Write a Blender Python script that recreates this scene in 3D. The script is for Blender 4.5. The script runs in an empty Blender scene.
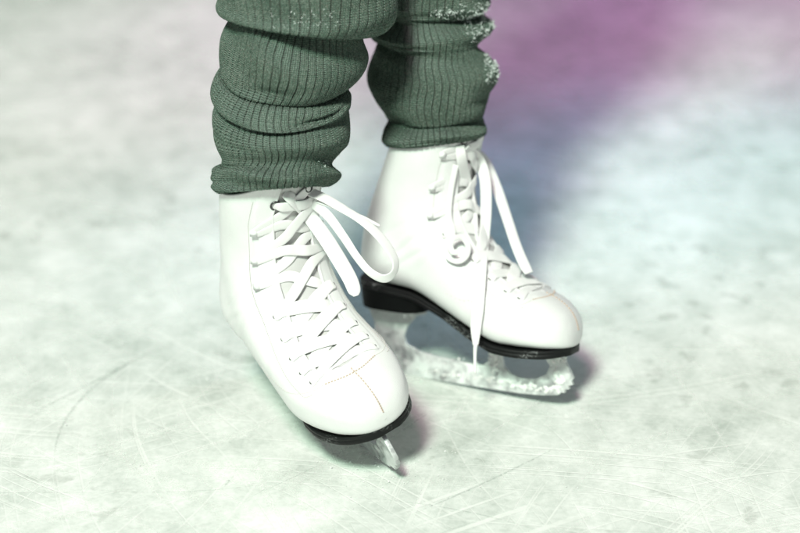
import bpy, bmesh, math, random
import numpy as np
from mathutils import Vector, Matrix
from mathutils.bvhtree import BVHTree
rng = np.random.default_rng(7); random.seed(7)
S = 0.01                      # everything is laid out in centimetres
PI = math.pi
sc = bpy.context.scene
C = sc.collection

# ------------------------------------------------------------------ camera
TH, D, FOC = math.radians(25.0), 187.0, 85.0
CAM = np.array([0, -D*math.cos(TH), D*math.sin(TH)])
FW = np.array([0, math.cos(TH), -math.sin(TH)]); UP = np.array([0, math.sin(TH), math.cos(TH)])
cd = bpy.data.cameras.new('camera'); cam = bpy.data.objects.new('camera', cd); C.objects.link(cam)
cam.location = Vector(CAM)*S; cam.rotation_euler = (PI/2-TH, 0, 0)
cd.lens = FOC; cd.sensor_width = 36; cd.clip_end = 500; cd.clip_start = .05
cd.dof.use_dof = True; cd.dof.aperture_fstop = 2.7
sc.camera = cam
K = FOC/36*800
def at(px, py, depth):        # where a sight line reaches a given depth (cm)
    return CAM + FW*depth + np.array([1., 0, 0])*((px-400)/K*depth) + UP*((266.5-py)/K*depth)

def rot(yaw, pitch, roll):
    y, p, r = [math.radians(a) for a in (yaw, pitch, roll)]
    Rz = np.array([[math.cos(y), -math.sin(y), 0], [math.sin(y), math.cos(y), 0], [0, 0, 1]])
    Ry = np.array([[math.cos(p), 0, math.sin(p)], [0, 1, 0], [-math.sin(p), 0, math.cos(p)]])
    Rx = np.array([[1, 0, 0], [0, math.cos(r), -math.sin(r)], [0, math.sin(r), math.cos(r)]])
    return Rz@Ry@Rx

# ------------------------------------------------------------------ node helpers
def mat(name, color=(.8, .8, .8), rough=.5, metal=0., spec=.5):
    m = bpy.data.materials.new(name); m.use_nodes = True
    b = m.node_tree.nodes['Principled BSDF']
    b.inputs['Base Color'].default_value = (*color, 1); b.inputs['Roughness'].default_value = rough
    b.inputs['Metallic'].default_value = metal; b.inputs['Specular IOR Level'].default_value = spec
    return m, m.node_tree, b
def N(nt, t, **k):
    n = nt.nodes.new('ShaderNode'+t)
    for a, v in k.items():
        if a in n.inputs: n.inputs[a].default_value = v
        else: setattr(n, a, v)
    return n
def L(nt, a, b): nt.links.new(a, b)
def math_(nt, op, a, b=None, clamp=False):
    n = nt.nodes.new('ShaderNodeMath'); n.operation = op; n.use_clamp = clamp
    for i, x in enumerate((a, b)):
        if x is None: continue
        if isinstance(x, (int, float)): n.inputs[i].default_value = x
        else: L(nt, x, n.inputs[i])
    return n.outputs[0]
def ramp(nt, fac, stops):
    n = nt.nodes.new('ShaderNodeValToRGB'); e = n.color_ramp.elements
    e[0].position, e[0].color = stops[0][0], (*stops[0][1], 1)
    e[1].position, e[1].color = stops[-1][0], (*stops[-1][1], 1)
    for p, c in stops[1:-1]:
        x = e.new(p); x.color = (*c, 1)
    L(nt, fac, n.inputs[0]); return n.outputs[0]
def mixc(nt, f, a, b):
    n = nt.nodes.new('ShaderNodeMix'); n.data_type = 'RGBA'
    for s, x in ((0, f), (6, a), (7, b)):
        if isinstance(x, (int, float)): n.inputs[s].default_value = x
        elif isinstance(x, tuple): n.inputs[s].default_value = (*x, 1)
        else: L(nt, x, n.inputs[s])
    return n.outputs[2]
def bump(nt, bsdf, h, strength, dist):
    n = nt.nodes.new('ShaderNodeBump'); n.inputs['Strength'].default_value = strength; n.inputs['Distance'].default_value = dist
    L(nt, h, n.inputs['Height']); L(nt, n.outputs[0], bsdf.inputs['Normal']); return n
def noise(nt, vec, scale, detail=3, rough=.5):
    n = N(nt, 'TexNoise'); n.inputs['Scale'].default_value = scale; n.inputs['Detail'].default_value = detail
    n.inputs['Roughness'].default_value = rough
    L(nt, vec, n.inputs['Vector']); return n.outputs[0]
def objco(nt): return nt.nodes.new('ShaderNodeTexCoord').outputs['Object']
def uvco(nt): return nt.nodes.new('ShaderNodeTexCoord').outputs['UV']

# ------------------------------------------------------------------ materials
def leather(name, col):
    m, nt, b = mat(name, col, .36)
    co = objco(nt)
    n1 = noise(nt, co, 900, 3); n2 = noise(nt, co, 45, 3)
    v = N(nt, 'TexVoronoi'); v.feature = 'DISTANCE_TO_EDGE'; v.inputs['Scale'].default_value = 620; L(nt, co, v.inputs['Vector'])
    h = math_(nt, 'ADD', math_(nt, 'MULTIPLY', n1, .35), math_(nt, 'MULTIPLY', n2, 2.2))
    h = math_(nt, 'ADD', h, math_(nt, 'MULTIPLY', v.outputs[0], .8))
    bump(nt, b, h, .35, .0006)
    r = math_(nt, 'ADD', math_(nt, 'MULTIPLY', n2, .25), .24); L(nt, r, b.inputs['Roughness'])
    L(nt, ramp(nt, noise(nt, co, 60, 5, .6), [(.3, tuple(c*.96 for c in col)), (.7, col)]), b.inputs['Base Color'])
    b.inputs['Coat Weight'].default_value = .15; b.inputs['Coat Roughness'].default_value = .3
    return m
M_LEATHER = leather('white_leather', (.785, .795, .785))
M_TONGUE = leather('tongue_leather', (.58, .58, .57))  # white tongue toned down: shade of the lace gaps put into its colour
def fabric_lace():
    m, nt, b = mat('woven_lace', (.84, .84, .83), .85)
    uv = uvco(nt); s = N(nt, 'SeparateXYZ'); L(nt, uv, s.inputs[0])
    a = math_(nt, 'SINE', math_(nt, 'MULTIPLY', s.outputs[1], 900)); c = math_(nt, 'SINE', math_(nt, 'MULTIPLY', s.outputs[0], 75))
    bump(nt, b, math_(nt, 'MULTIPLY', a, c), .5, .00025)
    b.inputs['Sheen Weight'].default_value = .3
    return m
M_LACE = fabric_lace()
def rubber():
    m, nt, b = mat('black_sole_rubber', (.007, .008, .008), .5, 0, .2)
    co = objco(nt)
    fr = noise(nt, co, 560, 4, .7); big = noise(nt, co, 35, 3)
    f = math_(nt, 'MULTIPLY', ramp(nt, fr, [(.50, (0, 0, 0)), (.68, (1, 1, 1))]), ramp(nt, big, [(.48, (0, 0, 0)), (.60, (1, 1, 1))]))
    L(nt, mixc(nt, f, (.007, .008, .008), (.45, .48, .47)), b.inputs['Base Color'])
    bump(nt, b, fr, .4, .0006)
    return m
M_SOLE = rubber()
M_HEEL, _, _ = mat('black_heel', (.005, .006, .006), .6, 0, .12)
def steel():
    m, nt, b = mat('frosted_steel', (.62, .64, .64), .28, 1.0)
    co = objco(nt); n = noise(nt, co, 130, 6, .65); n2 = noise(nt, co, 28, 3)
    f = ramp(nt, math_(nt, 'ADD', math_(nt, 'MULTIPLY', n, .6), math_(nt, 'MULTIPLY', n2, .5)), [(.42, (0, 0, 0)), (.66, (1, 1, 1))])
    L(nt, mixc(nt, f, (.6, .62, .62), (.80, .84, .82)), b.inputs['Base Color'])
    inv = math_(nt, 'SUBTRACT', 1., f); L(nt, inv, b.inputs['Metallic'])
    L(nt, math_(nt, 'ADD', math_(nt, 'MULTIPLY', f, .5), .25), b.inputs['Roughness'])
    bump(nt, b, n, .4, .0007)
    return m
M_STEEL = steel()
M_RING, _, _ = mat('eyelet_metal', (.10, .10, .10), .3, .9)
M_HOOK, _, _ = mat('hook_enamel', (.82, .83, .82), .25, .0)
M_TAN, _, _ = mat('tan_thread', (.56, .43, .34), .8)
M_MARK, _, _ = mat('pressed_leather', (.62, .60, .56), .6)
M_WTHR, _, _ = mat('pale_thread', (.62, .60, .56), .8)
def snow():
    m, nt, b = mat('packed_snow', (.86, .88, .87), .7)
    co = objco(nt); bump(nt, b, noise(nt, co, 900, 4, .7), .7, .0006)
    b.inputs['Subsurface Weight'].default_value = .25; b.inputs['Subsurface Radius'].default_value = (.004, .005, .006); b.inputs['Subsurface Scale'].default_value = 1.
    return m
M_SNOW = snow()
def knit(name, frost_lo):
    m, nt, b = mat(name, (.05, .1, .07), .95, 0, .15)
    uv = uvco(nt); s = N(nt, 'SeparateXYZ'); L(nt, uv, s.inputs[0])
    u, v = s.outputs[0], s.outputs[1]                 # u counts ribs, v is cm down the cloth
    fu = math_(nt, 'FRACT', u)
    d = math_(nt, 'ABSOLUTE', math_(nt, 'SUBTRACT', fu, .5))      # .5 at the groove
    co = objco(nt)
    # knit stitches: slanting v's, four wales to a rib
    w = math_(nt, 'FRACT', math_(nt, 'MULTIPLY', u, 4.)); wv = math_(nt, 'ABSOLUTE', math_(nt, 'SUBTRACT', w, .5))
    st = math_(nt, 'SINE', math_(nt, 'ADD', math_(nt, 'MULTIPLY', v, 38.), math_(nt, 'MULTIPLY', wv, 7.)))
    wale = math_(nt, 'SINE', math_(nt, 'MULTIPLY', w, PI))
    hn = noise(nt, co, 640, 5, .75); hn2 = noise(nt, co, 2600, 2, .6); big = noise(nt, co, 35, 3)
    heather = math_(nt, 'ADD', math_(nt, 'MULTIPLY', hn, .55), math_(nt, 'ADD', math_(nt, 'MULTIPLY', hn2, .4), math_(nt, 'MULTIPLY', big, .12)))
    col = ramp(nt, heather, [(.37, (.012, .027, .018)), (.46, (.036, .078, .053)), (.54, (.094, .166, .118)), (.63, (.38, .45, .38))])
    pink = math_(nt, 'GREATER_THAN', noise(nt, co, 1300, 2), .60)
    col = mixc(nt, math_(nt, 'MULTIPLY', pink, .5), col, (.20, .11, .08))
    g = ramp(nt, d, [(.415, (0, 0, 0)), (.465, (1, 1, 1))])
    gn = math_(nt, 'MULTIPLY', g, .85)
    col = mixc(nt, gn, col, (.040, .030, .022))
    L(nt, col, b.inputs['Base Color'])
    h = math_(nt, 'ADD', math_(nt, 'MULTIPLY', math_(nt, 'MULTIPLY', st, wale), 1.1), math_(nt, 'MULTIPLY', wale, .7))
    h = math_(nt, 'ADD', h, math_(nt, 'MULTIPLY', hn, 3.0))
    bump(nt, b, h, 1., .0018)
    b.inputs['Sheen Weight'].default_value = .35; b.inputs['Sheen Roughness'].default_value = .5; b.inputs['Sheen Tint'].default_value = (.6, .8, .7, 1)
    return m
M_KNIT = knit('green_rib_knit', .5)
M_FUZZ, _, _ = mat('wool_fuzz', (.20, .32, .25), .9)
M_FROST, _, _ = mat('frost_fibre', (.74, .82, .78), .7)
M_SOCK, _, _ = mat('mauve_sock', (.30, .22, .24), .9)

def ice_mat():
    m, nt, b = mat('scratched_ice', (.76, .79, .77), .42, 0, .4)
    co = objco(nt)
    mp = N(nt, 'Mapping'); mp.inputs['Rotation'].default_value = (0, 0, math.radians(-24)); mp.inputs['Scale'].default_value = (1.15, .95, 1); L(nt, co, mp.inputs[0])
    c1 = noise(nt, mp.outputs[0], 4.5, 5, .6); c2 = noise(nt, mp.outputs[0], 24, 6, .65); c3 = noise(nt, co, 190, 6, .72)
    cl = math_(nt, 'ADD', math_(nt, 'MULTIPLY', c1, .42), math_(nt, 'ADD', math_(nt, 'MULTIPLY', c2, .36), math_(nt, 'MULTIPLY', c3, .22)))
    col = ramp(nt, cl, [(.37, (.46, .51, .465)), (.455, (.62, .665, .62)), (.53, (.75, .785, .745)), (.61, (.88, .90, .87))])
    # wet patches where the frost has been worn through
    wp = noise(nt, co, 34, 3, .55); wq = noise(nt, co, 5, 2)
    wf = math_(nt, 'MULTIPLY', ramp(nt, wp, [(.58, (0, 0, 0)), (.66, (1, 1, 1))]), ramp(nt, wq, [(.45, (0, 0, 0)), (.58, (1, 1, 1))]))
    col = mixc(nt, math_(nt, 'MULTIPLY', wf, .40), col, (.30, .34, .29))
    acc = None
    for i, (ang, ln, th, sc_) in enumerate([(8, 2.2, 300, .60), (-22, 1.6, 240, .61), (38, 2.0, 280, .62), (-60, 2.2, 260, .62), (78, 2.2, 300, .625)]):
        wob = N(nt, 'TexNoise'); wob.inputs['Scale'].default_value = 1.3+.3*i; wob.inputs['Detail'].default_value = 1; L(nt, co, wob.inputs['Vector'])
        sh = N(nt, 'VectorMath'); sh.operation = 'MULTIPLY_ADD'; L(nt, wob.outputs['Color'], sh.inputs[0]); sh.inputs[1].default_value = (.22, .22, 0); L(nt, co, sh.inputs[2])
        r1 = N(nt, 'Mapping'); r1.inputs['Rotation'].default_value = (0, 0, math.radians(ang)); L(nt, sh.outputs[0], r1.inputs[0])
        r2 = N(nt, 'Mapping'); r2.inputs['Scale'].default_value = (ln, th, 1); r2.inputs['Location'].default_value = (i*7.3, i*3.1, i*11.); L(nt, r1.outputs[0], r2.inputs[0])
        n = noise(nt, r2.outputs[0], 1, 1, .5)
        k = ramp(nt, n, [(sc_, (0, 0, 0)), (sc_+.06, (1, 1, 1))])
        k = math_(nt, 'MULTIPLY', k, ramp(nt, noise(nt, r1.outputs[0], 4.+i, 1), [(.42, (0, 0, 0)), (.6, (1, 1, 1))]))
        acc = k if acc is None else math_(nt, 'MAXIMUM', acc, k)
    col = mixc(nt, math_(nt, 'MULTIPLY', acc, .55), col, (.86, .88, .84))
    L(nt, col, b.inputs['Base Color'])
    h = math_(nt, 'ADD', math_(nt, 'MULTIPLY', c3, .6), math_(nt, 'MULTIPLY', acc, -.6))
    bump(nt, b, h, .55, .0008)
    L(nt, math_(nt, 'SUBTRACT', math_(nt, 'ADD', math_(nt, 'MULTIPLY', cl, .5), .14), math_(nt, 'MULTIPLY', wf, .2)), b.inputs['Roughness'])
    return m
M_ICE = ice_mat()
def scratch_mat(name, col, a):
    m, nt, b = mat(name, col, .7, 0, .2)
    co = objco(nt); uv = uvco(nt); s = N(nt, 'SeparateXYZ'); L(nt, uv, s.inputs[0])
    ed = math_(nt, 'SUBTRACT', 1., math_(nt, 'ABSOLUTE', math_(nt, 'SUBTRACT', math_(nt, 'MULTIPLY', s.outputs[0], 2.), 1.)))
    en = math_(nt, 'MULTIPLY', math_(nt, 'SINE', math_(nt, 'MULTIPLY', s.outputs[1], PI)), 1.6, True)
    n = ramp(nt, noise(nt, co, 300, 4, .7), [(.35, (0, 0, 0)), (.62, (1, 1, 1))])
    f = math_(nt, 'MULTIPLY', math_(nt, 'MULTIPLY', ed, en), math_(nt, 'MULTIPLY', n, a))
    L(nt, f, b.inputs['Alpha'])
    return m
M_SCR = scratch_mat('white_scratch', (.92, .94, .91), .72)
M_SCUFF = scratch_mat('pale_scuff', (.86, .89, .85), .42)
M_SCRD = scratch_mat('dark_scratch', (.36, .42, .38), .38)

# ------------------------------------------------------------------ object helpers
def new_obj(name, me, m, parent=None):
    o = bpy.data.objects.new(name, me); C.objects.link(o)
    for x in (m if isinstance(m, (list, tuple)) else [m]): me.materials.append(x)
    if parent is not None: o.parent = parent
    return o
def mesh_from(name, V, F, m, parent=None, smooth=True, uv=None, mats=None):
    me = bpy.data.meshes.new(name)
    V = np.asarray(V, float)*S
    me.from_pydata([tuple(v) for v in V], [], [tuple(int(i) for i in f) for f in F]); me.update()
    if smooth: me.polygons.foreach_set('use_smooth', [True]*len(me.polygons))
    if uv is not None:
        ul = me.uv_layers.new(name='UVMap'); li = np.empty(len(me.loops), int); me.loops.foreach_get('vertex_index', li)
        ul.data.foreach_set('uv', np.asarray(uv, float)[li].ravel())
    o = new_obj(name, me, m, parent)
    if mats is not None: me.polygons.foreach_set('material_index', mats)
    return o
class MB:
    def __init__(s): s.V = []; s.F = []; s.UV = []; s.n = 0
    def add(s, V, F, UV=None):
        V = np.asarray(V, float)
        s.V.append(V); s.F += [tuple(int(i)+s.n for i in f) for f in F]
        s.UV.append(np.zeros((len(V), 2)) if UV is None else np.asarray(UV, float)); s.n += len(V)
    def build(s, name, m, parent=None, smooth=True):
        return mesh_from(name, np.vstack(s.V), s.F, m, parent, smooth, np.vstack(s.UV))
def grid_faces(nu, nv, close_v=False):
    F = []
    for i in range(nu-1):
        for j in range(nv if close_v else nv-1):
            j2 = (j+1) % nv
            F.append((i*nv+j, i*nv+j2, (i+1)*nv+j2, (i+1)*nv+j))
    return F
def catmull(P, t):            # P (n,k), t in [0,n-1]
    P = np.asarray(P, float); n = len(P); t = np.clip(np.asarray(t, float), 0, n-1-1e-9)
    i = np.floor(t).astype(int); f = (t-i)[..., None]
    g = lambda k: P[np.clip(k, 0, n-1)]
    p0, p1, p2, p3 = g(i-1), g(i), g(i+1), g(i+2)
    p0 = np.where((i == 0)[..., None], 2*p1-p2, p0); p3 = np.where((i+2 > n-1)[..., None], 2*p2-p1, p3)
    return .5*((2*p1)+(-p0+p2)*f+(2*p0-5*p1+4*p2-p3)*f**2+(-p0+3*p1-3*p2+p3)*f**3)
def nrm(a): return a/np.maximum(np.linalg.norm(a, axis=-1, keepdims=True), 1e-9)

def ribbon(mb, P, Nn, w, th, seg=10, tw=None, taper=(1, 1), n=None):
    """flat woven lace: path P, face normals Nn (cm)"""
    n = n or len(P)*7
    t = np.linspace(0, len(P)-1, n); Q = catmull(P, t); M = nrm(catmull(Nn, t))
    T = nrm(np.gradient(Q, axis=0)); B = nrm(np.cross(T, M)); M = np.cross(B, T)
    W = np.full(n, w) if np.isscalar(w) else catmull(np.asarray(w)[:, None], t)[:, 0] if len(w) == len(P) else np.interp(np.linspace(0, 1, n), np.linspace(0, 1, len(w)), w)
    H = np.full(n, th) if np.isscalar(th) else np.interp(np.linspace(0, 1, n), np.linspace(0, 1, len(th)), th)
    k = 14; a = np.arange(k)/k*2*PI
    cx = np.sign(np.cos(a))*np.abs(np.cos(a))**.6; cy = np.sign(np.sin(a))*np.abs(np.sin(a))**.75
    V = Q[:, None]+B[:, None]*(cx[None, :, None]*W[:, None, None]/2)+M[:, None]*(cy[None, :, None]*H[:, None, None]/2)
    s = np.concatenate([[0], np.cumsum(np.linalg.norm(np.diff(Q, axis=0), axis=1))])*.01
    UV = np.stack([np.broadcast_to((cx+1)/2, (n, k)), np.broadcast_to(s[:, None]*3, (n, k))], -1).reshape(-1, 2)
    F = grid_faces(n, k, True)+[tuple(range(k))[::-1], tuple((n-1)*k+i for i in range(k))]
    mb.add(V.reshape(-1, 3), F, UV)
def tube(mb, P, r, k=10, closed=False, n=None):
    P = np.asarray(P, float); n = n or len(P)*5
    if closed:
        Q = P; n = len(P); T = nrm(np.roll(Q, -1, 0)-np.roll(Q, 1, 0))
    else:
        Q = catmull(P, np.linspace(0, len(P)-1, n)); T = nrm(np.gradient(Q, axis=0))
    up = np.array([.3, .2, .93]); A = nrm(np.cross(T, up)); B = np.cross(T, A)
    R_ = np.full(n, r) if np.isscalar(r) else np.interp(np.linspace(0, 1, n), np.linspace(0, 1, len(r)), r)
    a = np.arange(k)/k*2*PI
    V = Q[:, None]+(A[:, None]*np.cos(a)[None, :, None]+B[:, None]*np.sin(a)[None, :, None])*R_[:, None, None]
    F = grid_faces(n, k, True)
    if closed: F += [((n-1)*k+j, (n-1)*k+(j+1) % k, (j+1) % k, j) for j in range(k)]
    else: F += [tuple(range(k))[::-1], tuple((n-1)*k+i for i in range(k))]
    mb.add(V.reshape(-1, 3), F)
def blob(mb, c, r, rnd):
    bm = bmesh.new(); bmesh.ops.create_icosphere(bm, subdivisions=1, radius=1)
    V = np.array([v.co for v in bm.verts]); F = [[v.index for v in f.verts] for f in bm.faces]; bm.free()
    V *= 1+rnd.uniform(-.3, .3, (len(V), 1)); mb.add(np.asarray(c)+V*np.asarray(r), F)

# ------------------------------------------------------------------ the boot surface (cm, x to the toe, z up)
# station: B x,z   F x,z   halfwidth  eb  et
ST = np.array([
 [21.32, 5.82, 21.33, 5.86, .03, .9, .9],
 [21.22, 5.25, 21.30, 6.6, 1.0, .75, .9],
 [20.90, 5.05, 21.05, 7.4, 1.85, .6, .9],
 [20.30, 4.97, 20.50, 8.2, 2.65, .55, .9],
 [19.30, 4.92, 19.45, 8.95, 3.4, .5, .9],
 [18.0, 4.9, 18.1, 9.45, 3.98, .5, .88],
 [16.5, 4.9, 16.7, 9.85, 4.4, .52, .88],
 [14.5, 5.0, 15.2, 10.5, 4.65, .56, .9],
 [12.0, 5.9, 13.7, 11.4, 4.5, .62, .9],
 [9.0, 7.2, 12.5, 12.5, 4.25, .66, .9],
 [6.0, 8.45, 11.6, 13.7, 4.15, .70, .9],
 [3.0, 8.75, 10.9, 14.9, 4.2, .74, .9],
 [0.9, 9.1, 10.4, 16.1, 4.25, .80, .92],
 [-.15, 10.4, 10.1, 17.3, 4.2, .92, .92],
 [-.05, 13.2, 10.0, 18.6, 4.15, 1., .92],
 [.8, 16.2, 10.1, 20.0, 4.3, 1., .92],
 [2.0, 19.5, 10.4, 21.8, 4.6, 1., .92],
 [2.9, 22.2, 10.7, 23.3, 4.75, 1., .92]])
NS = len(ST)
def surf(s, v, off=0.):
    """s in 0..NS-1 toe to cuff; v angle, 0 underside/back, pi front"""
    s, v = np.broadcast_arrays(np.asarray(s, float), np.asarray(v, float))
    def P(s, v):
        q = catmull(ST, s)
        cv, sv = np.cos(v), np.sin(v); low = cv > 0
        e = np.where(low, q[..., 5], q[..., 6])
        c = -np.sign(cv)*np.abs(cv)**e; y = np.sign(sv)*np.abs(sv)**e
        Bx, Bz, Fx, Fz = q[..., 0], q[..., 1], q[..., 2], q[..., 3]
        t = (c+1)/2
        ankle = np.clip((s-8)/3, 0, 1)
        wid = q[..., 4]*(1-.05*c*(1-ankle))
        # slight inward pull at the instep, as a last has
        x = Bx+(Fx-Bx)*t; z = Bz+(Fz-Bz)*t
        yo = y*wid + .35*np.clip((x-14)/7, 0, 1)**1.5     # toe swings a little inwards
        return np.stack([x, yo, z], -1)
    p = P(s, v)
    if np.any(np.asarray(off) != 0):
        h = 1e-3
        du = P(np.clip(s+h, 0, NS-1), v)-P(np.clip(s-h, 0, NS-1), v); dv = P(s, v+h)-P(s, v-h)
        n = nrm(np.cross(du, dv)); ctr = catmull(ST, s); cc = np.stack([(ctr[..., 0]+ctr[..., 2])/2, np.zeros_like(s), (ctr[..., 1]+ctr[..., 3])/2], -1)
        sg = np.sign(np.sum(n*(p-cc), -1, keepdims=True)); n = n*np.where(sg == 0, 1, sg)
        p = p+n*np.asarray(off)[..., None] if np.ndim(off) else p+n*off
    return p
def snormal(s, v): return nrm(surf(s, v, .2)-surf(s, v, 0))
GAP0 = 5.4                                          # where the facings meet at the vamp
def gap(s):                                          # half opening of the facings, radians from the front
    s = np.asarray(s, float); t = np.clip((s-GAP0)/(NS-1-GAP0), 0, 1)
    return np.where(s < GAP0, 0, (.46-.12*t-.17*np.clip((t-.86)/.12, 0, 1))*np.clip((s-GAP0)/.5, 0, 1)**.5)

def make_skate(name, label, loc, ypr, mirror, size=1., lean=0., bulge=.2):
    root = bpy.data.objects.new(name, None); C.objects.link(root)
    Rm = rot(*ypr)*size
    con = np.array([(3, 0, .2), (8, 0, 0), (14, 0, 0), (18, 0, .25)], float)
    z = -(con@Rm.T)[:, 2].min() - .05
    T = np.array([loc[0], loc[1], z])
    mw = Matrix([list(Rm[i])+[T[i]*S] for i in range(3)]+[[0, 0, 0, 1]])
    root.matrix_world = mw
    root['label'] = label; root['category'] = 'ice skate'; root['group'] = 'ice skates on the feet of one skater'
    my = -1. if mirror else 1.
    def bend(p):                      # the shaft leans sideways over the foot
        p = p.copy(); h = np.clip(p[..., 2]-9.5, 0, None); p[..., 1] += lean*h*h/(h+3)
        lat = np.clip(-my*p[..., 1]/4, 0, 1)   # fuller on the outer side
        p[..., 1] -= my*bulge*lat*np.exp(-((p[..., 0]-7)/7)**2)*np.exp(-((p[..., 2]-10)/5)**2)
        return p
    def sf(s, v, off=0.):
        return bend(surf(s, v, off)*np.array([1, my, 1]))
    def sn(s, v): return snormal(s, v)*np.array([1, my, 1])
    # ---- upper
    ns, nv = 230, 190
    svals = np.concatenate([np.linspace(0, 4, 60), np.linspace(4, NS-1-(.18 if mirror else .02), ns-60)[1:]]); ns = len(svals)
    u = np.linspace(-1, 1, nv)
    Sg = np.repeat(svals[:, None], nv, 1); G = PI-gap(svals)[:, None]; Vg = u[None]*G
    edge = (1-np.abs(u))[None]*G                      # distance to facing edge
    off = np.where(Sg > GAP0-.3, .10*np.exp(-(edge/.03)**2), 0)    # rolled rim of the facing
    face_w = np.clip((Sg-GAP0+.6)/.8, 0, 1)
    off = off+.07*face_w/(1+np.exp((edge-.42)/.012))     # raised facing strip
    for sc0, kk, vm, dp in ((10.4, .9, 1.45, .06), (11.2, -.5, 1.6, .05), (12.1, .6, 1.7, .06), (8.6, .7, 1.9, .035), (13.4, -.4, 1.3, .04)):
        av = np.abs(Vg); off = off-dp*np.exp(-((Sg-(sc0+kk*(av-vm)))/.16)**2)*np.exp(-((av-vm)/.42)**2)+dp*.7*np.exp(-((Sg-.38-(sc0+kk*(av-vm)))/.22)**2)*np.exp(-((av-vm)/.42)**2)
    V = bend(surf(Sg, Vg, off)*np.array([1, my, 1]))
    # soft creases at the ankle bend and uneven leather
    V[..., 1] += .10*np.sin(V[..., 0]*1.1+V[..., 2]*.9)*np.exp(-((V[..., 2]-13.5)/4)**2)*np.sign(V[..., 1])*.7
    up = mesh_from('boot_upper', V.reshape(-1, 3), grid_faces(ns, nv), M_LEATHER, root)
    bm = bmesh.new(); bm.from_mesh(up.data); bmesh.ops.remove_doubles(bm, verts=bm.verts, dist=1e-6); bmesh.ops.recalc_face_normals(bm, faces=bm.faces); bm.to_mesh(up.data); bm.free()
    # outward normals? make sure
    bvh0 = BVHTree.FromPolygons([v.co.copy() for v in up.data.vertices], [tuple(p.vertices) for p in up.data.polygons])
    md = up.modifiers.new('thickness', 'SOLIDIFY'); md.thickness = .0024; md.offset = -1
    cz = sum((p.normal.y*p.center.y for p in up.data.polygons)); 
    if cz < 0: up.data.flip_normals()
    # ---- tongue
    ts = np.linspace(GAP0+.05, NS-1-.62, 110); nt_ = 44; uu = np.linspace(-1, 1, nt_)
    Gt = (gap(np.maximum(ts, GAP0+.4))+.16)[:, None]; Vt = PI+uu[None]*Gt
    offt = -.42+.14*(1-uu[None]**2)*np.ones_like(Vt)+.05*np.sin(ts*2.3)[:, None]*(1-uu[None]**2)
    Vq = surf(np.repeat(ts[:, None], nt_, 1), Vt, offt)*np.array([1, my, 1])
    Vq = bend(Vq)
    tg = mesh_from('tongue', Vq.reshape(-1, 3), grid_faces(len(ts), nt_), M_TONGUE, root)
    md = tg.modifiers.new('thickness', 'SOLIDIFY'); md.thickness = .005; md.offset = 0
    # ---- sole (welted forefoot, arch, heel seat)
    xs = np.concatenate([np.linspace(-.35, 1.5, 14), np.linspace(1.8, 15.5, 44), 15.5+5.6*np.sin(np.linspace(.04, 1, 26)*PI/2)])
    zx = [(-.4, 9.05), (.6, 8.9), (3, 8.67), (6, 8.35), (9, 7.15), (12, 5.85), (14.5, 5.0), (16.5, 4.88), (19.3, 4.92), (21.5, 5.2)]
    wx = [(-.4, 0.), (0.1, 1.7), (.9, 2.45), (3, 2.75), (6, 2.6), (9, 2.7), (12, 3.5), (14.5, 4.15), (16.5, 4.2)]
    zt = np.interp(xs, *zip(*zx)); k_ = np.hanning(7); k_ /= k_.sum(); zt = np.convolve(np.pad(zt, 3, 'edge'), k_, 'valid')
    wv = np.interp(xs, *zip(*wx)); wv[0] = .25
    tip = xs > 15.5; wv = np.where(tip, 4.2*np.maximum(1-(np.clip((xs-15.5)/5.75, 0, 1))**2.15, .002)**.5, wv)
    rim = [(-.0, .9), (0, .98), (-.07, 1.0), (-.26, 1.0), (-.31, .975), (-.36, 1.0), (-.66, 1.0), (-.72, .97), (-.72, .5), (-.72, 0)]
    prof = [(0., 0.)]+rim
    ring = [(z_, w_) for z_, w_ in prof]+[(z_, -w_) for z_, w_ in prof[::-1][1:-1]]
    V = []
    for X, Z, Wd in zip(xs, zt, wv):
        yo = .35*max((X-14)/7, 0)**1.5
        for z_, w_ in ring: V.append((X, my*(Wd*w_+yo), Z+z_+.02))
    n_ = len(ring)
    sole = mesh_from('sole', V, grid_faces(len(xs), n_, True)+[tuple(range(n_))[::-1], tuple((len(xs)-1)*n_+i for i in range(n_))], M_SOLE, root)
    # ---- heel block
    V = []; ks = 40; lv = [(8.2, 0., 1.02), (7.95, 0, 1.0), (7.2, .1, .97), (6.6, .2, .95), (6.4, .22, .95), (6.3, .25, .92)]
    aa = np.arange(ks)/ks*2*PI
    for (z_, back, sc_) in lv:
        fr = 6.6+(8.2-z_)*(-.10)+.9*max(0, (z_-7.4))
        cx, rx = (fr-.2+back)/2, (fr+.2-back)/2
        for a in aa:
            e = .55 if math.cos(a) > 0 else .8
            X = cx+rx*math.copysign(abs(math.cos(a))**e, math.cos(a)); Y = 2.6*sc_*math.copysign(abs(math.sin(a))**.8, math.sin(a))
            zz = z_ if z_ < 7.9 else min(z_, float(np.interp(X, *zip(*zx)))-.35)
            V.append((X, my*Y, zz))
    mesh_from('heel', V, grid_faces(len(lv), ks, True)+[tuple(range(ks))[::-1], tuple((len(lv)-1)*ks+i for i in range(ks))], M_HEEL, root)
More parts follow.
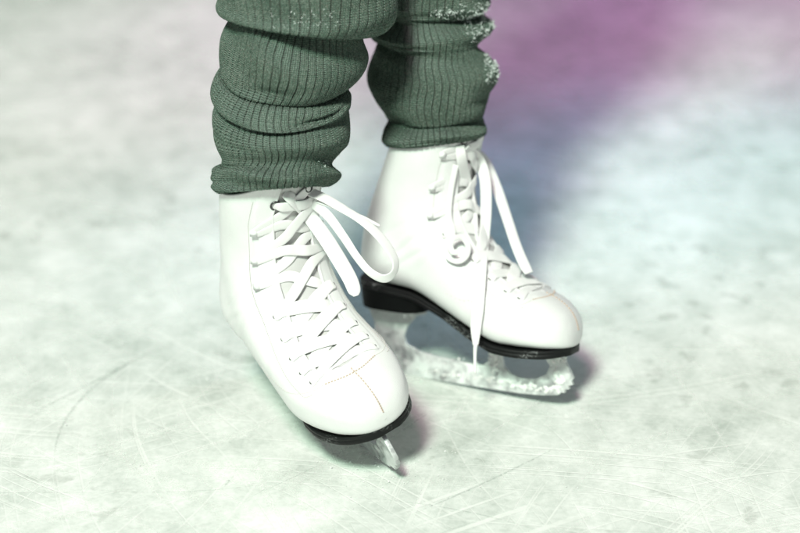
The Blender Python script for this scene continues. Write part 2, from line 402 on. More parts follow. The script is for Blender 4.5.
    # ---- blade: one flat steel outline with its window, thickness 4 mm
    out = [(-1.0, 1.1), (-1.1, 1.6), (-.2, 1.75), (.7, 2.2), (1.1, 3.0), (1.0, 4.6), (.3, 5.8), (.3, 6.3), (6.2, 6.3), (6.2, 6.05), (5.2, 5.7), (4.3, 4.6), (4.0, 3.6), (4.4, 2.9), (5.6, 2.4), (8, 2.1),
           (11.0, 1.95), (12.2, 2.0), (12.8, 2.6), (12.7, 3.5), (12.0, 4.0), (12.0, 4.15), (19.9, 4.15), (20.0, 3.7), (20.5, 2.9), (20.95, 2.1), (20.75, 1.85), (20.95, 1.55), (20.5, 1.4), (20.62, 1.1), (20.15, 1.0), (20.2, .72), (19.7, .66), (19.6, .42), (19.0, .32), (18, .16), (16, .03), (14, 0), (10, 0), (6, .03), (3, .15), (.6, .45)]
    hole = [(14.3, 3.75), (15.6, 3.65), (16.6, 3.3), (17.6, 3.55), (18.3, 3.5), (18.75, 2.9), (18.4, 2.1), (17.4, 1.5), (16, 1.35), (14.9, 1.55), (14.2, 2.2), (13.95, 3.0)]
    if not mirror: out = [(x_+.5 if x_ > 19.95 and z_ < 4 else x_, z_) for x_, z_ in out]
    cu = bpy.data.curves.new('tmp', 'CURVE'); cu.dimensions = '2D'; cu.fill_mode = 'BOTH'; cu.extrude = .0016; cu.bevel_depth = .0004; cu.bevel_resolution = 1
    for pts in (out, hole):
        sp = cu.splines.new('POLY'); sp.points.add(len(pts)-1); sp.use_cyclic_u = True
        for p, q in zip(sp.points, pts): p.co = (q[0]*S, q[1]*S, 0, 1)
    to = bpy.data.objects.new('tmp', cu); me = bpy.data.meshes.new_from_object(to); bpy.data.objects.remove(to)
    me.transform(Matrix.Rotation(PI/2, 4, 'X')); me.name = 'blade'
    me.materials.clear(); blade = new_obj('blade', me, M_STEEL, root)
    for (x0, x1, hw, z_) in ((12.2, 20.1, 2.1, 4.07), (.5, 6.0, 1.9, 6.2)):
        bm = bmesh.new(); bmesh.ops.create_cube(bm, size=1)
        for v in bm.verts: v.co = Vector((v.co.x*(x1-x0)+(x0+x1)/2, v.co.y*2*hw, v.co.z*.22+z_))*S
        bmesh.ops.bevel(bm, geom=[e for e in bm.edges if abs(e.verts[0].co.z-e.verts[1].co.z) > .0001], offset=.014, segments=6, affect='EDGES')
        for v in bm.verts:
            if v.co.x*100 > 12: v.co.z += 0
        me = bpy.data.meshes.new('mounting_plate'); bm.to_mesh(me); bm.free(); new_obj('mounting_plate', me, M_STEEL, blade)
    # ---- snow packed along the steel
    rr = np.random.default_rng(11 if mirror else 12); mb = MB()
    zones = [((5.5, .6), (13, .8), 130, .20), ((7, 1.9), (12.5, 1.8), 60, .16), ((13.2, 1.2), (13.2, 3.9), 110, .26), ((13, .9), (16, .7), 90, .30), ((16, .6), (19.6, .9), 100, .28), ((19.7, 1.2), (19.3, 3.9), 120, .28), ((12.5, 4.0), (20, 4.0), 120, .16)] if mirror else [((19.6, 3.8), (20.3, 2.2), 12, .13), ((14, 4.0), (19.6, 4.0), 26, .14), ((8, 1.), (18, .8), 30, .15)]
    for (a, b, k_n, r0) in zones:
        for _ in range(k_n):
            f = rr.random(); r_ = r0*rr.uniform(.3, .95); x_ = a[0]+(b[0]-a[0])*f+rr.normal(0, .2); z_ = a[1]+(b[1]-a[1])*f+rr.normal(0, .17)
            blob(mb, (x_, rr.choice([-1, 1])*rr.uniform(.05, .22), max(z_, .25)), (r_*1.2, r_*.6, r_), rr)
    sn_o = mb.build('caked_snow', M_SNOW, blade)
    rm = sn_o.modifiers.new('merge', 'REMESH'); rm.mode = 'VOXEL'; rm.voxel_size = .0005; rm.use_smooth_shade = True
    tx = bpy.data.textures.new('crumb', 'CLOUDS'); tx.noise_scale = .0022; tx.noise_depth = 3
    dm = sn_o.modifiers.new('crumbs', 'DISPLACE'); dm.texture = tx; dm.strength = .0026; dm.texture_coords = 'LOCAL'; dm.mid_level = .5
    # ---- stitching
    mb = MB()
    def stitches(fn, n, ln, r, off=.03):
        t = np.linspace(0, 1, n)
        for a, b in zip(t[:-1], t[1:]):
            s0, v0 = fn(a+(b-a)*.26); s1, v1 = fn(b-(b-a)*.28)
            P = np.array([sf(s0, v0, off*.2), sf((s0+s1)/2, (v0+v1)/2, off+r*.5), sf(s1, v1, off*.2)])
            tube(mb, P, r, 6, n=5)
    rows_w, rows_t = [], []
    # centre seam over the toe cap
    stitches(lambda t: (.9+t*4.2, PI), 20, 0, .058)
    stitches(lambda t: (5.25-.55*math.sin(t*PI), PI-.6+1.2*t), 21, 0, .050)
    mb.build('toe_seam_stitching', M_TAN, root)
    mb = MB()                                             # worn pressed marks either side of the seam
    for sd in (-1, 1):
        for k in range(4):
            s0 = 5.12; v0 = PI+sd*(.10+.085*k); aa_ = np.linspace(0, 4.2, 7)+k*1.3
            Pm = np.array([sf(s0+.10*math.sin(a_), v0+.030*math.cos(a_), .006) for a_ in aa_]); tube(mb, Pm, .016, 6)
    mb.build('pressed_mark', M_MARK, root)
    for sgn in (-1, 1):
        mb = MB()
        stitches(lambda t: (5.5+t*(NS-1.6-5.5), sgn*(PI-float(gap(5.5+t*(NS-1.6-5.5)))-.52-.25*math.exp(-t*8))), 120, 0, .022, .06)
        stitches(lambda t: (5.27+t*.6+t*t*3.2, sgn*(PI-.62-1.1*t)), 40, 0, .024, .02)
        mb.build('panel_stitching', M_WTHR, root)

    # ---- lacing: eyelets below, three hooks above, one ring at the cuff
    rows = [5.95, 6.75, 7.65, 8.65, 9.8, 11.9, 13.4, 14.95, 15.75]
    if mirror: rows = [5.95, 6.8, 7.8, 9.1, 11.3, 12.9, 14.45, 15.95, 16.5]
    def ev(i): return float(gap(rows[i]))+(.20 if i < 5 else .36 if i < 8 else (.02 if mirror else .05))+(.20 if mirror and i > 3 else 0)
    def wpt(s_, v_, o_): return sf(s_, v_, o_), sn(s_, v_)
    for i in range(5):
        for sg in (-1, 1):
            c, n = wpt(rows[i], sg*(PI-ev(i)-.05), .10); n = nrm(n); t1 = nrm(np.cross(n, [0, 0, 1.])); t2 = np.cross(n, t1)
            a = np.arange(16)/16*2*PI; mb = MB(); tube(mb, c+t1*.17*np.cos(a)[:, None]+t2*.17*np.sin(a)[:, None], .05, 8, True); mb.build('eyelet', M_RING, root)
    for i in (5, 6, 7):
        for sg in (-1, 1):
            v_ = sg*(PI-ev(i)); c, n = wpt(rows[i], v_, .08); n = nrm(n); t2 = nrm(sf(rows[i]+.3, v_)-sf(rows[i]-.3, v_)); t1 = np.cross(n, t2)
            if np.dot(t1, sf(rows[i], sg*(PI-ev(i)-.2))-c) < 0: t1 = -t1           # t1 points to the outer side
            bm = bmesh.new()
            def box(cx, cy, cz, hx, hy, hz, bev):
                r = bmesh.ops.create_cube(bm, size=2); 
                for q in r['verts']: q.co = Vector((cx+q.co.x*hx, cy+q.co.y*hy, cz+q.co.z*hz))
                es = list({e for q in r['verts'] for e in q.link_edges}); bmesh.ops.bevel(bm, geom=es, offset=bev, segments=3, affect='EDGES')
            box(0, 0, .02, .30, .24, .04, .03); box(.08, 0, .14, .09, .14, .12, .05); box(.14, 0, .28, .30, .27, .05, .03)
            Mx = np.stack([t1, t2, n])
            for q in bm.verts: q.co = Vector((c+np.array(q.co)@Mx)*S)
            bmesh.ops.recalc_face_normals(bm, faces=bm.faces)
            me = bpy.data.meshes.new('lace_hook'); bm.to_mesh(me); bm.free(); me.polygons.foreach_set('use_smooth', [True]*len(me.polygons)); new_obj('lace_hook', me, M_HOOK, root)
    for sg in (-1, 1):
        c, n = wpt(rows[8], sg*(PI-ev(8)+.04), .11); n = nrm(n); t1 = nrm(np.cross(n, [0, 0, 1.])); t2 = np.cross(n, t1)
        a = np.arange(24)/24*2*PI; mb = MB(); tube(mb, c+t1*.36*np.cos(a)[:, None]+t2*.36*np.sin(a)[:, None], .085, 10, True); mb.build('cuff_ring', M_RING, root)
    for side in (-1, 1):
        P, Q, W = [], [], []
        def put(s_, v_, o_, w_):
            p, n = wpt(s_, v_, o_); P.append(p); Q.append(n); W.append(w_)
        r_ = random.Random(5+side)
        # bottom bar half, then up the rows, crossing each time
        put(rows[0], PI, .05, .9)
        cur = side
        put(rows[0], cur*(PI-ev(0)*.6), .12, .75); put(rows[0]-.02, cur*(PI-ev(0)-.03), .14, .85)
        put(rows[0], cur*(PI-ev(0)-.06), -.06, .75)
        for i in range(1, 9):
            prev = cur; cur = -cur; a, b = rows[i-1], rows[i]; w_ = 1.1
            lo = .05 if side > 0 else .27; j = r_.uniform(-.03, .03)
            if i <= 4:
                put(a+.04, prev*(PI-ev(i-1)*.85), -.12, .55)
                for f in (.25, .5, .75):
                    v0 = prev*(1-2*f)                                   # +1 .. -1 across the tongue
                    vv = PI-abs(v0)*gap(a+(b-a)*f)*1.0 if v0 else PI
                    put(a+(b-a)*f+j*.5, math.copysign(vv, v0) if v0 else PI, lo+(.0 if f == .5 else .0), w_)
                put(b-.03, cur*(PI-ev(i)*.80), .17, .9); put(b, cur*(PI-ev(i)-.03), .16, .85); put(b+.02, cur*(PI-ev(i)-.07), -.05, .75)
            else:
                if i == 5: put(a+.04, prev*(PI-ev(4)*.85), -.10, .55)
                for f in (.22, .5, .78):
                    v0 = prev*(1-2*f); vv = PI-abs(v0)*gap(a+(b-a)*f)*1.05 if v0 else PI
                    put(a+(b-a)*f+j, math.copysign(vv, v0) if v0 else PI, lo+.04, .86)
                if i < 8:
                    put(b-.14, cur*(PI-ev(i)+.06), .20, .55); put(b, cur*(PI-ev(i)-.03), .20, .34); put(b+.14, cur*(PI-ev(i)+.06), .20, .55)
                else:
                    put(b, cur*(PI-ev(i)*.9), .10, .5); put(b, cur*(PI-ev(i)+.04), -.1, .4)
        # unwrap the angle so that the ribbon crosses the front
        mb = MB(); ribbon(mb, P, Q, np.array(W), .155, n=len(P)*9); mb.build('lace', M_LACE, root)
    return root, sf, sn, Rm, T, up, tg

SA = make_skate('ice_skate', 'white lace-up ice skate nearest the camera, its bow loop hanging to the side', (-9.8, -22.4), (-61.5, -2.6, 17.5), False, .99, .32, .5)
SB = make_skate('ice_skate', 'white lace-up ice skate seen from the side, snow caked on its blade', (-3.1, -20.4), (-27.5, -5., -13), True, .955)

# ------------------------------------------------------------------ sight-line hits on a skate, to drape loose laces over it
def world(sk, p): return np.asarray(p)@sk[3].T+sk[4]
def bvh_of(sk):
    V, F, n = [], [], 0
    for o in (sk[5], sk[6]):
        v = np.array([x.co[:] for x in o.data.vertices])/S; V.append(world(sk, v)); F += [tuple(i+n for i in p.vertices) for p in o.data.polygons]; n += len(v)
    V = np.vstack(V); return BVHTree.FromPolygons([Vector(x) for x in V], F)
def depth_at(bv, px, py):
    d = at(px, py, 100)-CAM; d /= np.linalg.norm(d)
    h = bv.ray_cast(Vector(CAM), Vector(d))
    return None if h[0] is None else float((np.array(h[0])-CAM)@FW)
def drape(sk, bv, pts, name, width, th=.13, face=None, tip=None, parent=None):
    """pts: (px, py, lift above the boot, or depth if > 50). Returns the lace in the skate's own space."""
    P = []
    for px, py, l in pts:
        if l > 50: d = l
        elif l == 0: d = (P[-1]-CAM)@FW
        else:
            d = depth_at(bv, px, py)
            d = ((P[-1]-CAM)@FW if P else (world(sk, [9.5, 0, 20])-CAM)@FW) if d is None else d-l
        P.append(at(px, py, d))
    P = np.array(P)
    inv = np.linalg.inv(sk[3]); loc = (P-sk[4])@inv.T
    f = np.array(face if face is not None else [-FW+.25*UP]*len(P)); f = f.reshape(-1, 3)
    if len(f) == 1: f = np.repeat(f, len(P), 0)
    nl = nrm(f@inv.T)
    mb = MB(); ribbon(mb, loc, nl, width, th, n=len(P)*14); o = mb.build(name, M_LACE, parent or sk[0])
    if tip is not None:
        T = []
        for px, py, l in tip: 
            d = l if l > 50 else (P[-1]-CAM)@FW-l
            T.append(at(px, py, d))
        T = (np.array(T)-sk[4])@inv.T; mb = MB(); tube(mb, np.vstack([loc[-1], T]), [.2, .16, .12], 10); mb.build('aglet', M_HOOK, o)
    return o
bA, bB = bvh_of(SA), bvh_of(SB)
dA = depth_at(bA, 305, 215); dA2 = depth_at(bA, 345, 290) or dA; dB = depth_at(bB, 470, 180) or 190
v3 = lambda x, y, z: np.array([1., 0, 0])*x+UP*y-FW*z       # direction: right, up, towards the camera
# skate near the camera: two strands out of the ring, one loop swinging to the side
drape(SA, bA, [(284, 193, .3), (292, 199, .7), (308, 215, .9), (324, 236, .9), (338, 258, .8), (350, 279, .7), (354.5, 291, .5), (356, 296, .35)], 'lace_bow', [.75, 1.1, 1.25, 1.35, 1.35, 1.3, 1.1, .45], .24, [v3(.35, .35, 1)])
drape(SA, bA, [(287, 190, dA-.2), (303, 190, dA-.9), (322, 197, dA-1.1), (340, 207, dA-1.3), (352, 214, dA-1.4), (361, 217, dA-1.4)], 'lace_bow', [.6, .95, 1.0, .95, .75, .45], .15, [v3(.3, .7, .8)], tip=[(368, 220, dA-1.4), (380, 226, dA-1.3)])
drape(SA, bA, [(312, 203, dA-.6), (328, 216, dA-.8), (343, 236, dA-1.0), (357, 257, dA-1.2), (370, 272, dA-1.5), (384, 278.5, dA-1.9), (394, 272, dA-2.3), (395, 260, dA-2.5), (385, 243, dA-2.4), (371, 228, dA-2.1), (355, 216, dA-1.6), (336, 206, dA-1.2), (318, 200, dA-.7)],
      'lace_bow', [.8, .9, .85, .8, .85, .95, .8, .85, 1.0, 1.0, .9, .8, .7], .15, [v3(-.5, -.3, 1), v3(-.6, -.3, 1), v3(-.6, -.4, 1), v3(-.6, -.5, 1), v3(-.3, -.8, 1), v3(.1, -.9, 1), v3(.9, -.4, .8), v3(1, .1, .8), v3(.7, .6, .9), v3(.6, .7, .9), v3(.5, .7, .9), v3(.4, .7, .9), v3(.4, .7, .9)])
# skate seen from the side: three hanging strands and a curl
drape(SB, bB, [(460, 146, .3), (462, 160, .6), (467, 185, .7), (472, 210, .8), (476, 232, .8)], 'lace_bow', [.8, 1.0, 1.05, .95, .5], .15, [v3(.3, 0, 1)], tip=[(478, 244, 0.), (479, 262, 0.)])
drape(SB, bB, [(466, 148, .5), (478, 158, .7), (485, 180, .7), (486, 210, .7), (484, 240, .6), (481, 275, .5), (478, 305, .6), (476, 325, .7), (475.5, 345, 0)], 'lace_bow', [.7, .95, 1.0, 1., .95, .95, 1.1, 1.0, .5], .15, [v3(-.15, 0, 1)], tip=[(475, 353, 0.), (475, 374, 0.)])
drape(SB, bB, [(470, 147, dB-.2), (484, 160, dB-.3), (496, 186, dB-.6), (506, 215, dB-1.6), (516, 245, dB-3.4), (524, 264, dB-4.6), (529, 273, dB-5.)], 'lace_bow', [.7, .95, 1.0, 1., 1., 1., .8], .15, [v3(.3, .2, 1)])
spi = [(457+r*math.cos(a), 247-r*1.15*math.sin(a), .35+.12*k) for k, (r, a) in enumerate([(12.5, 1.9), (12, 2.9), (12.5, 3.9), (12.5, 4.8), (12, 5.6), (11, 6.4), (9.5, 7.3), (8, 8.2), (7, 9.1), (6, 10.2), (4.5, 11.3)])]
drape(SB, bB, [(456, 165, .3), (451, 190, .3), (449, 215, .35)]+spi, 'lace_bow', .5, .16, [v3(0, 0, 1)])

# ------------------------------------------------------------------ the skater: one body, most of it above the frame
def body():
    J = {'hipc': (3, 2, 74, 12), 'waist': (2, 0, 88, 11), 'chest': (1, -3, 104, 13), 'neck': (1, -5, 117, 5), 'head0': (1, -6.5, 123, 7), 'head1': (1, -8, 131, 8.5), 'head2': (1, -8, 138, 6)}
    fa, fb = world(SA, [5.5, 2.4, 20]), world(SB, [5.8, 0, 20])
    J['ankA'] = (*world(SA, [4.5, .6, 11]), 2.6); J['shinA'] = (*fa, 3.3); J['kneeA'] = (*(at(303, -30, dA+4)+[0, 0, 4]), 5.2); J['hipA'] = (-5, 1, 70, 8.5)
    J['ankB'] = (*world(SB, [4.5, 0, 11]), 2.5); J['shinB'] = (*fb, 3.0); J['kneeB'] = (*(at(438, -30, dB+5)+[0, 0, 4]), 5.2); J['hipB'] = (10, 3, 70, 8.5)
    J['footA'] = (*world(SA, [14, .3, 7.2]), 2.0); J['footB'] = (*world(SB, [14, -.3, 7.2]), 2.0)
    for n_, x in (('R', -1), ('L', 1)):
        J['sh'+n_] = (1+x*15, -3, 111, 6); J['el'+n_] = (2+x*24, -6, 90, 4.5); J['wr'+n_] = (1+x*22, -22, 76, 3); J['ha'+n_] = (1+x*21, -29, 74, 3)
    Ed = [('hipc', 'waist'), ('waist', 'chest'), ('chest', 'neck'), ('neck', 'head0'), ('head0', 'head1'), ('head1', 'head2'), ('hipc', 'hipA'), ('hipA', 'kneeA'), ('kneeA', 'shinA'), ('shinA', 'ankA'), ('ankA', 'footA'),
          ('hipc', 'hipB'), ('hipB', 'kneeB'), ('kneeB', 'shinB'), ('shinB', 'ankB'), ('ankB', 'footB'), ('chest', 'shR'), ('shR', 'elR'), ('elR', 'wrR'), ('wrR', 'haR'), ('chest', 'shL'), ('shL', 'elL'), ('elL', 'wrL'), ('wrL', 'haL')]
    names = list(J); me = bpy.data.meshes.new('person')
    me.from_pydata([tuple(c*S for c in J[k][:3]) for k in names], [(names.index(a), names.index(b)) for a, b in Ed], []); me.update()
    o = new_obj('person', me, M_COAT)
    md = o.modifiers.new('skin', 'SKIN'); sv = me.skin_vertices[0].data
    for i, k in enumerate(names): sv[i].radius = (J[k][3]*S, J[k][3]*S); sv[i].use_root = (i == 0)
    md.use_smooth_shade = True
    sb = o.modifiers.new('subd', 'SUBSURF'); sb.levels = 2; sb.render_levels = 2
    return o
M_COAT, _, _ = mat('dark_trousers', (.02, .03, .03), .9)
person = body()
person['label'] = 'skater in bunched green ribbed knit leg coverings, standing on the ice in both skates'; person['category'] = 'person'

def warmer(rows, d0, nrib, creases, name, seedv, deep=1.):
    """rows: (xl, yl, xr, yr, tau) in order down the cloth; each ring is set round the leg's own axis"""
    rg = np.random.default_rng(seedv)
    rows = np.array(rows, float); n, m = 460, 900
    t = np.linspace(0, len(rows)-1, n); q = catmull(rows, t)
    th = np.linspace(0, 2*PI, m+1)
    A = np.array([at(x[0], x[1], d0) for x in q]); B = np.array([at(x[2], x[3], d0) for x in q])
    Cc = (A+B)/2; a = (B-A)/2; ra = np.linalg.norm(a, axis=1)
    tau = np.radians(q[:, 4]); b = np.stack([0*tau, -np.cos(tau), np.sin(tau)], -1)*(ra*deep)[:, None]
    V = Cc[:, None]+a[:, None]*np.cos(th)[None, :, None]+b[:, None]*np.sin(th)[None, :, None]
    fr = np.zeros((n, m+1))
    for (amp, tc, slope, sig, thc, thw) in creases:      # soft folds that run out to one side
        x = (t[:, None]-(tc+slope*(th[None]-PI/2)))/sig
        dth = np.angle(np.exp(1j*(th[None]-thc)))
        fr += amp*np.exp(-x*x)*np.exp(-(dth/thw)**2)
    for k in range(16):
        tc, sl, th0 = rg.uniform(1, len(rows)-3), rg.uniform(-1.1, 1.1), rg.uniform(0, 2*PI); am, wd_ = rg.uniform(.12, .34), rg.uniform(.22, .42)
        dth = np.angle(np.exp(1j*(th[None]-th0))); mk = np.exp(-(dth/rg.uniform(.35, .8))**2)
        fr += mk*(-am*np.exp(-((t[:, None]-tc-sl*dth)/wd_)**2)+am*.7*np.exp(-((t[:, None]-tc-sl*dth-.7)/(wd_*1.4))**2))
    for k in range(14):
        f1, f2, ph = rg.integers(1, 6), rg.uniform(.5, 2.4), rg.uniform(0, 6.3)
        fr += .065*np.sin(f1*th[None]+f2*t[:, None]+ph)
    d = V-Cc[:, None]; V = V+nrm(d)*fr[..., None]
    def normals(V):
        du = np.gradient(V, axis=0); dv = np.gradient(V, axis=1); dv[:, 0] = dv[:, -1] = (V[:, 1]-V[:, -2])
        nn = nrm(np.cross(dv, du)); s_ = np.sign(np.sum(nn*nrm(V-Cc[:, None]), -1)); flip = -1 if np.median(s_) < 0 else 1
        return nn*flip
    nn = normals(V)
    arc = np.concatenate([[0], np.cumsum(np.linalg.norm(np.diff(V[:, m//4], axis=0), axis=1))])
    u = th/(2*PI)*nrib; uw = u[None]+.30*np.sin(arc[:, None]*.45+u[None]*.22)+.07*np.sin(arc[:, None]*1.3+u[None]*.5+seedv)+.03*np.sin(arc[:, None]*2.9+u[None]*1.3)
    fu = np.abs((uw % 1)-.5)
    rib = -.17*np.exp(-((.5-fu)/.075)**2)+.02*np.cos((uw*4 % 1-.5)*2*PI)
    V = V+nn*rib[..., None]
    V[:, -1] = V[:, 0]
    # close the hem with a turned-in lip is given by the last rows
    F = grid_faces(n, m+1)
    UV = np.stack([uw, np.repeat(arc[:, None], m+1, 1)], -1).reshape(-1, 2)
    o = mesh_from(name, V.reshape(-1, 3), F, M_KNIT, person, True, UV)
    if (normals(V)[n//2, m//4] @ -FW) < 0: pass
    return o, V, nn
tA = (world(SA, [6, 2.2, 21])-CAM)@FW; tB = (world(SB, [6.3, 0, 21])-CAM)@FW
RA = [(214, -70, 404, -80, 5), (215, -30, 400, -38, 5), (218, -4, 397, -2, 5), (220, 9, 392, 22, 8), (226, 15, 380, 35, 12), (233, 12, 366, 28, 12), (228, 19, 364, 40, 6), (221, 36, 367, 56, 2), (220, 54, 361, 70, -2),
      (223, 68, 350, 82, -3), (228, 72, 340, 80, -3), (219, 73, 345, 84, -3), (211, 86, 349, 93, -2), (212, 97, 350, 103, 0), (217, 102, 348, 108, 1), (214, 112, 350, 117, 2), (214, 130, 350, 130, 8), (218, 146, 347, 143, 14),
      (222, 157, 340, 152, 16), (219, 163, 337, 158, 17), (215, 168, 336, 164, 18), (213, 175, 336, 170, 19), (212, 182, 336, 176, 20), (213, 189, 335, 183, 21.5), (220, 194, 332, 186, 23), (230, 191, 324, 183, 23)]
RB = [(362, -70, 500, -80, 5), (365, -30, 497, -40, 5), (368, -8, 492, -10, 6), (370, 6, 489, 2, 8), (374, 14, 484, 8, 8), (378, 18, 478, 12, 8), (372, 26, 486, 18, 6), (370, 34, 491, 28, 8), (373, 40, 487, 40, 10), (378, 44, 482, 46, 10), (372, 52, 487, 54, 6),
      (371, 66, 493, 66, 5), (371, 82, 492, 82, 6), (376, 100, 488, 98, 8), (385, 116, 484, 112, 10), (389, 122, 480, 117, 12), (385, 130, 484, 121, 14), (381, 140, 488, 127, 16), (384, 146, 486, 134, 18), (392, 148, 478, 138, 18), (398, 144, 470, 136, 18)]
PF = PI/2
crA = [(-.45, 5.0, .25, .35, PF-.8, .9), (-.40, 14.0, .9, .40, PF-.15, .6), (.2, 13.2, .9, .5, PF-.1, .6), (-.6, 10.0, -.6, .42, PF-.9, .9), (.25, 11.2, -.5, .5, PF-.8, .9), (-.2, 18.6, .5, .4, PF+.9, .8), (.25, 2.6, .2, .6, PF-.5, .8), (-.25, 2.0, .5, .4, PF-.9, .8)]
crB = [(-.3, 9.4, -.5, .45, PF, 1.2), (.2, 11, 0, .7, PF-.9, .7), (-.25, 13.5, .7, .5, PF+1., .8), (-.4, 3.2, .1, .4, PF+.6, .9), (-.15, 11.8, .5, .35, PF+.6, .7)]
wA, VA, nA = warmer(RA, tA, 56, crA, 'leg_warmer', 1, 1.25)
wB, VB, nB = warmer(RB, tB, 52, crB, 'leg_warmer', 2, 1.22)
wA['label'] = 'green rib-knit leg covering with thick rolls, lit from the front'
wB['label'] = 'green rib-knit leg covering with frost on its outer side'
def hairs(V, nn, count, ln, wd, m, name, parent, rg, sel=None, up=.6):
    n, k = V.shape[:2]; mb_V, mb_F = [], []
    for c in range(count):
        if sel is None: i, j = rg.integers(20, n-3), rg.integers(0, k)
        else: i, j = sel[rg.integers(0, len(sel))]
        p = V[i, j]; d = nrm(nn[i, j]*up+rg.normal(0, .6, 3)); l = ln*rg.uniform(.5, 1.4); c2 = rg.normal(0, .35, 3)*l
        s_ = nrm(np.cross(d, rg.normal(0, 1, 3)))*wd*rg.uniform(.6, 1.3)
        q = [p-d*.03, p+d*l*.5+c2*.3, p+d*l+c2]; b = len(mb_V)
        mb_V += [q[0]-s_, q[0]+s_, q[1]-s_*.8, q[1]+s_*.8, q[2]]; mb_F += [(b, b+1, b+3, b+2), (b+2, b+3, b+4)]
    o = mesh_from(name, mb_V, mb_F, m, parent); o['kind'] = 'stuff'; return o
rg = np.random.default_rng(3)
hairs(VA, nA, 9000, .16, .006, M_FUZZ, 'wool_fuzz', wA, rg); hairs(VB, nB, 7000, .16, .006, M_FUZZ, 'wool_fuzz', wB, rg)
def project(V):
    d = V-CAM; z = d@FW; return np.stack([400+K*d[..., 0]/z, 266.5-K*(d@UP)/z], -1)
def frost(V, nn, boxes, parent, count, ln, wd):
    px = project(V); face = (nn@(-FW)) > -.1; sel = []
    for (x0, y0, x1, y1, dens) in boxes:
        idx = np.argwhere((px[..., 0] > x0) & (px[..., 0] < x1) & (px[..., 1] > y0) & (px[..., 1] < y1) & face)
        if len(idx):
            q = px[idx[:, 0], idx[:, 1]]; cl = np.sin(q[:, 0]*.55+1.7*np.sin(q[:, 1]*.5))*np.sin(q[:, 1]*.75+1.3*np.sin(q[:, 0]*.35))+.5*np.sin(q[:, 0]*1.7+q[:, 1]*1.3)
            idx = idx[cl > .15]
        if len(idx): sel += [tuple(r) for r in idx[rg.integers(0, len(idx), int(dens))]]
    hairs(V, nn, count, ln, wd, M_FROST, 'frost', parent, rg, sel, .35)
frost(VA, nA, [(270, 8, 345, 30, 260), (295, 12, 330, 26, 220), (318, 160, 328, 168, 40)], wA, 700, .14, .019)
frost(VB, nB, [(440, 2, 494, 20, 350), (465, 10, 496, 36, 800), (484, 50, 498, 84, 500), (470, 36, 484, 44, 60), (430, 8, 462, 16, 160)], wB, 3000, .20, .023)
# sock edge seen between cuff and tongue

# ------------------------------------------------------------------ ice
me = bpy.data.meshes.new('ice_rink'); bm = bmesh.new(); bmesh.ops.create_grid(bm, x_segments=40, y_segments=40, size=40); bm.to_mesh(me); bm.free()
ice = new_obj('ice_rink', me, M_ICE); ice['kind'] = 'structure'

rs = np.random.default_rng(21)
def scratches(name, count, m, wlo, whi, region):
    V, F, UV, b = [], [], [], 0
    for k in range(count):
        x, y = rs.uniform(region[0], region[1]), rs.uniform(region[2], region[3]); ang = rs.choice([rs.uniform(0, PI), rs.normal(.25, .35), rs.normal(2.3, .3)])
        ln = rs.uniform(3, 34)*rs.uniform(.3, 1); cv = rs.normal(0, .03); wd = rs.uniform(wlo, whi)*rs.uniform(.5, 1.4); n = 12
        zz = dict(skate_scratches=.012, ice_scuffs=.006, dark_skate_scratches=.045)[name]+k*1.5e-5; p = np.array([x, y])
        for i in range(n):
            t = i/(n-1); d = np.array([math.cos(ang), math.sin(ang)]); nn_ = np.array([-d[1], d[0]]); ww = wd*(.35+.65*math.sin(PI*min(max(t, .04), .96)))
            for e in (-1, 1): V.append((*(p+nn_*e*ww/2), zz)); UV.append(((e+1)/2, t))
            if i: F.append((b+2*i-2, b+2*i-1, b+2*i+1, b+2*i))
            p = p+d*ln/(n-1); ang += cv*ln/(n-1)
        b += 2*n
    o = mesh_from(name, V, F, m, None, True, UV); o['kind'] = 'stuff'; o['category'] = 'scratches'; return o
o = scratches('skate_scratches', 1500, M_SCR, .08, .80, (-70, 80, -50, 150)); o['label'] = 'white skate blade scratches criss-crossing the ice'
o = scratches('ice_scuffs', 260, M_SCUFF, .8, 2.4, (-60, 70, -50, 120)); o['label'] = 'broad pale scuffs scraped across the ice surface'
o = scratches('dark_skate_scratches', 170, M_SCRD, .10, .40, (-60, 70, -50, 100)); o['label'] = 'dark wet grooves cut into the ice by blades'
mb = MB()
toeA, toeB = world(SA, [18, 0, 0]), world(SB, [14, 0, 0])
for k in range(2600):
    r0 = rs.random()
    if r0 < .22: x, y = toeA[:2]+rs.normal(0, 1, 2)*[2.6, 2.2]
    elif r0 < .5: x, y = toeB[:2]+np.array([math.cos(-.48), math.sin(-.48)])*rs.uniform(-9, 7)+rs.normal(0, .9, 2)
    else: x, y = rs.uniform(-32, 36), rs.uniform(-42, 30)
    r = .035*rs.lognormal(0, .5); V = np.array([(1, 0, 0), (-.6, .8, 0), (-.6, -.8, 0), (0, 0, 1), (0, 0, -1)])*r*(1+rs.uniform(-.3, .3, (5, 1)))
    a = rs.uniform(0, 6.3); Rz = np.array([[math.cos(a), -math.sin(a), 0], [math.sin(a), math.cos(a), 0], [0, 0, .7]])
    mb.add(V@Rz.T+[x, y, r*.4+.04], [(0, 1, 3), (1, 2, 3), (2, 0, 3), (1, 0, 4), (2, 1, 4), (0, 2, 4)])
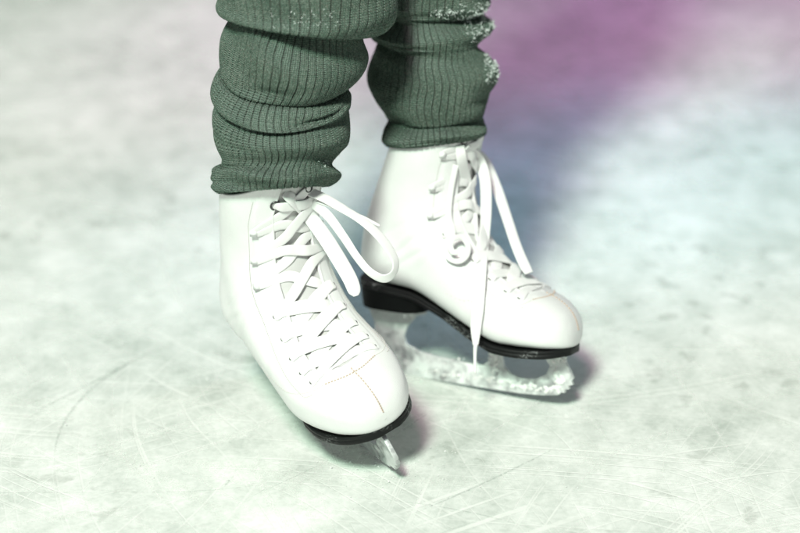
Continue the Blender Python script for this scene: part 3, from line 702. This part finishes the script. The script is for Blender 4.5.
o = mb.build('ice_shavings', M_SNOW, None, False); o['kind'] = 'stuff'; o['category'] = 'ice shavings'; o['label'] = 'fine white ice crumbs scattered over the rink round the blades'

# ------------------------------------------------------------------ light
w = bpy.data.worlds.new('World'); sc.world = w; w.use_nodes = True
w.node_tree.nodes['Background'].inputs[0].default_value = (.84, .88, .90, 1); w.node_tree.nodes['Background'].inputs[1].default_value = .25
def spot(name, loc, target, energy, col, size, rad, blend=.6):
    l = bpy.data.lights.new(name, 'SPOT'); l.energy = energy; l.color = col; l.spot_size = math.radians(size); l.spot_blend = blend; l.shadow_soft_size = rad
    o = bpy.data.objects.new(name, l); C.objects.link(o); o.location = loc
    o.rotation_euler = (Vector(target)-Vector(loc)).to_track_quat('-Z', 'Y').to_euler(); return o
def ice_at(px, py):
    d = at(px, py, 100)-CAM; t = -CAM[2]/d[2]; return (CAM+d*t)*S
def lamp_for(px0, py0, px1, py1, elev, dist):       # a lamp whose shadows run from one point of the ice towards another
    a, b = ice_at(px0, py0), ice_at(px1, py1); d = (a-b); d[2] = 0; d /= np.linalg.norm(d); e = math.radians(elev)
    return tuple(np.array([0, 0, .1])+dist*np.array([d[0]*math.cos(e), d[1]*math.cos(e), math.sin(e)]))
spot('green_white_rink_lamp', lamp_for(430, 370, 610, 95, 47, 6.2), (0, 0, 0), 1500, (.71, .99, .77), 95, .5)
spot('magenta_rink_lamp', lamp_for(430, 370, 575, 110, 52, 6.2), (0, 0, 0), 720, (1., .54, .74), 95, .6)
g = ice_at(575, -8); spot('added_purple_lamp', (2.4, 3.6, 3.2), g, 430, (.78, .07, .72), 15, .15, 1.)  # added lamp, tints the shadowed ice behind the legs purple
g = ice_at(625, 188); spot('blue_rink_lamp', (3.6, 1.8, 2.4), g, 370, (.02, .50, .85), 9.5, .15, 1.)
sc.view_settings.view_transform = 'Standard'; sc.view_settings.look = 'None'; sc.view_settings.gamma = 1; sc.view_settings.exposure = .1
cd.dof.focus_distance = ((depth_at(bA, 318, 320) or 170)-.5)*S; print('FOCUS', cd.dof.focus_distance, dA, dB)
sc.cycles.use_denoising = True
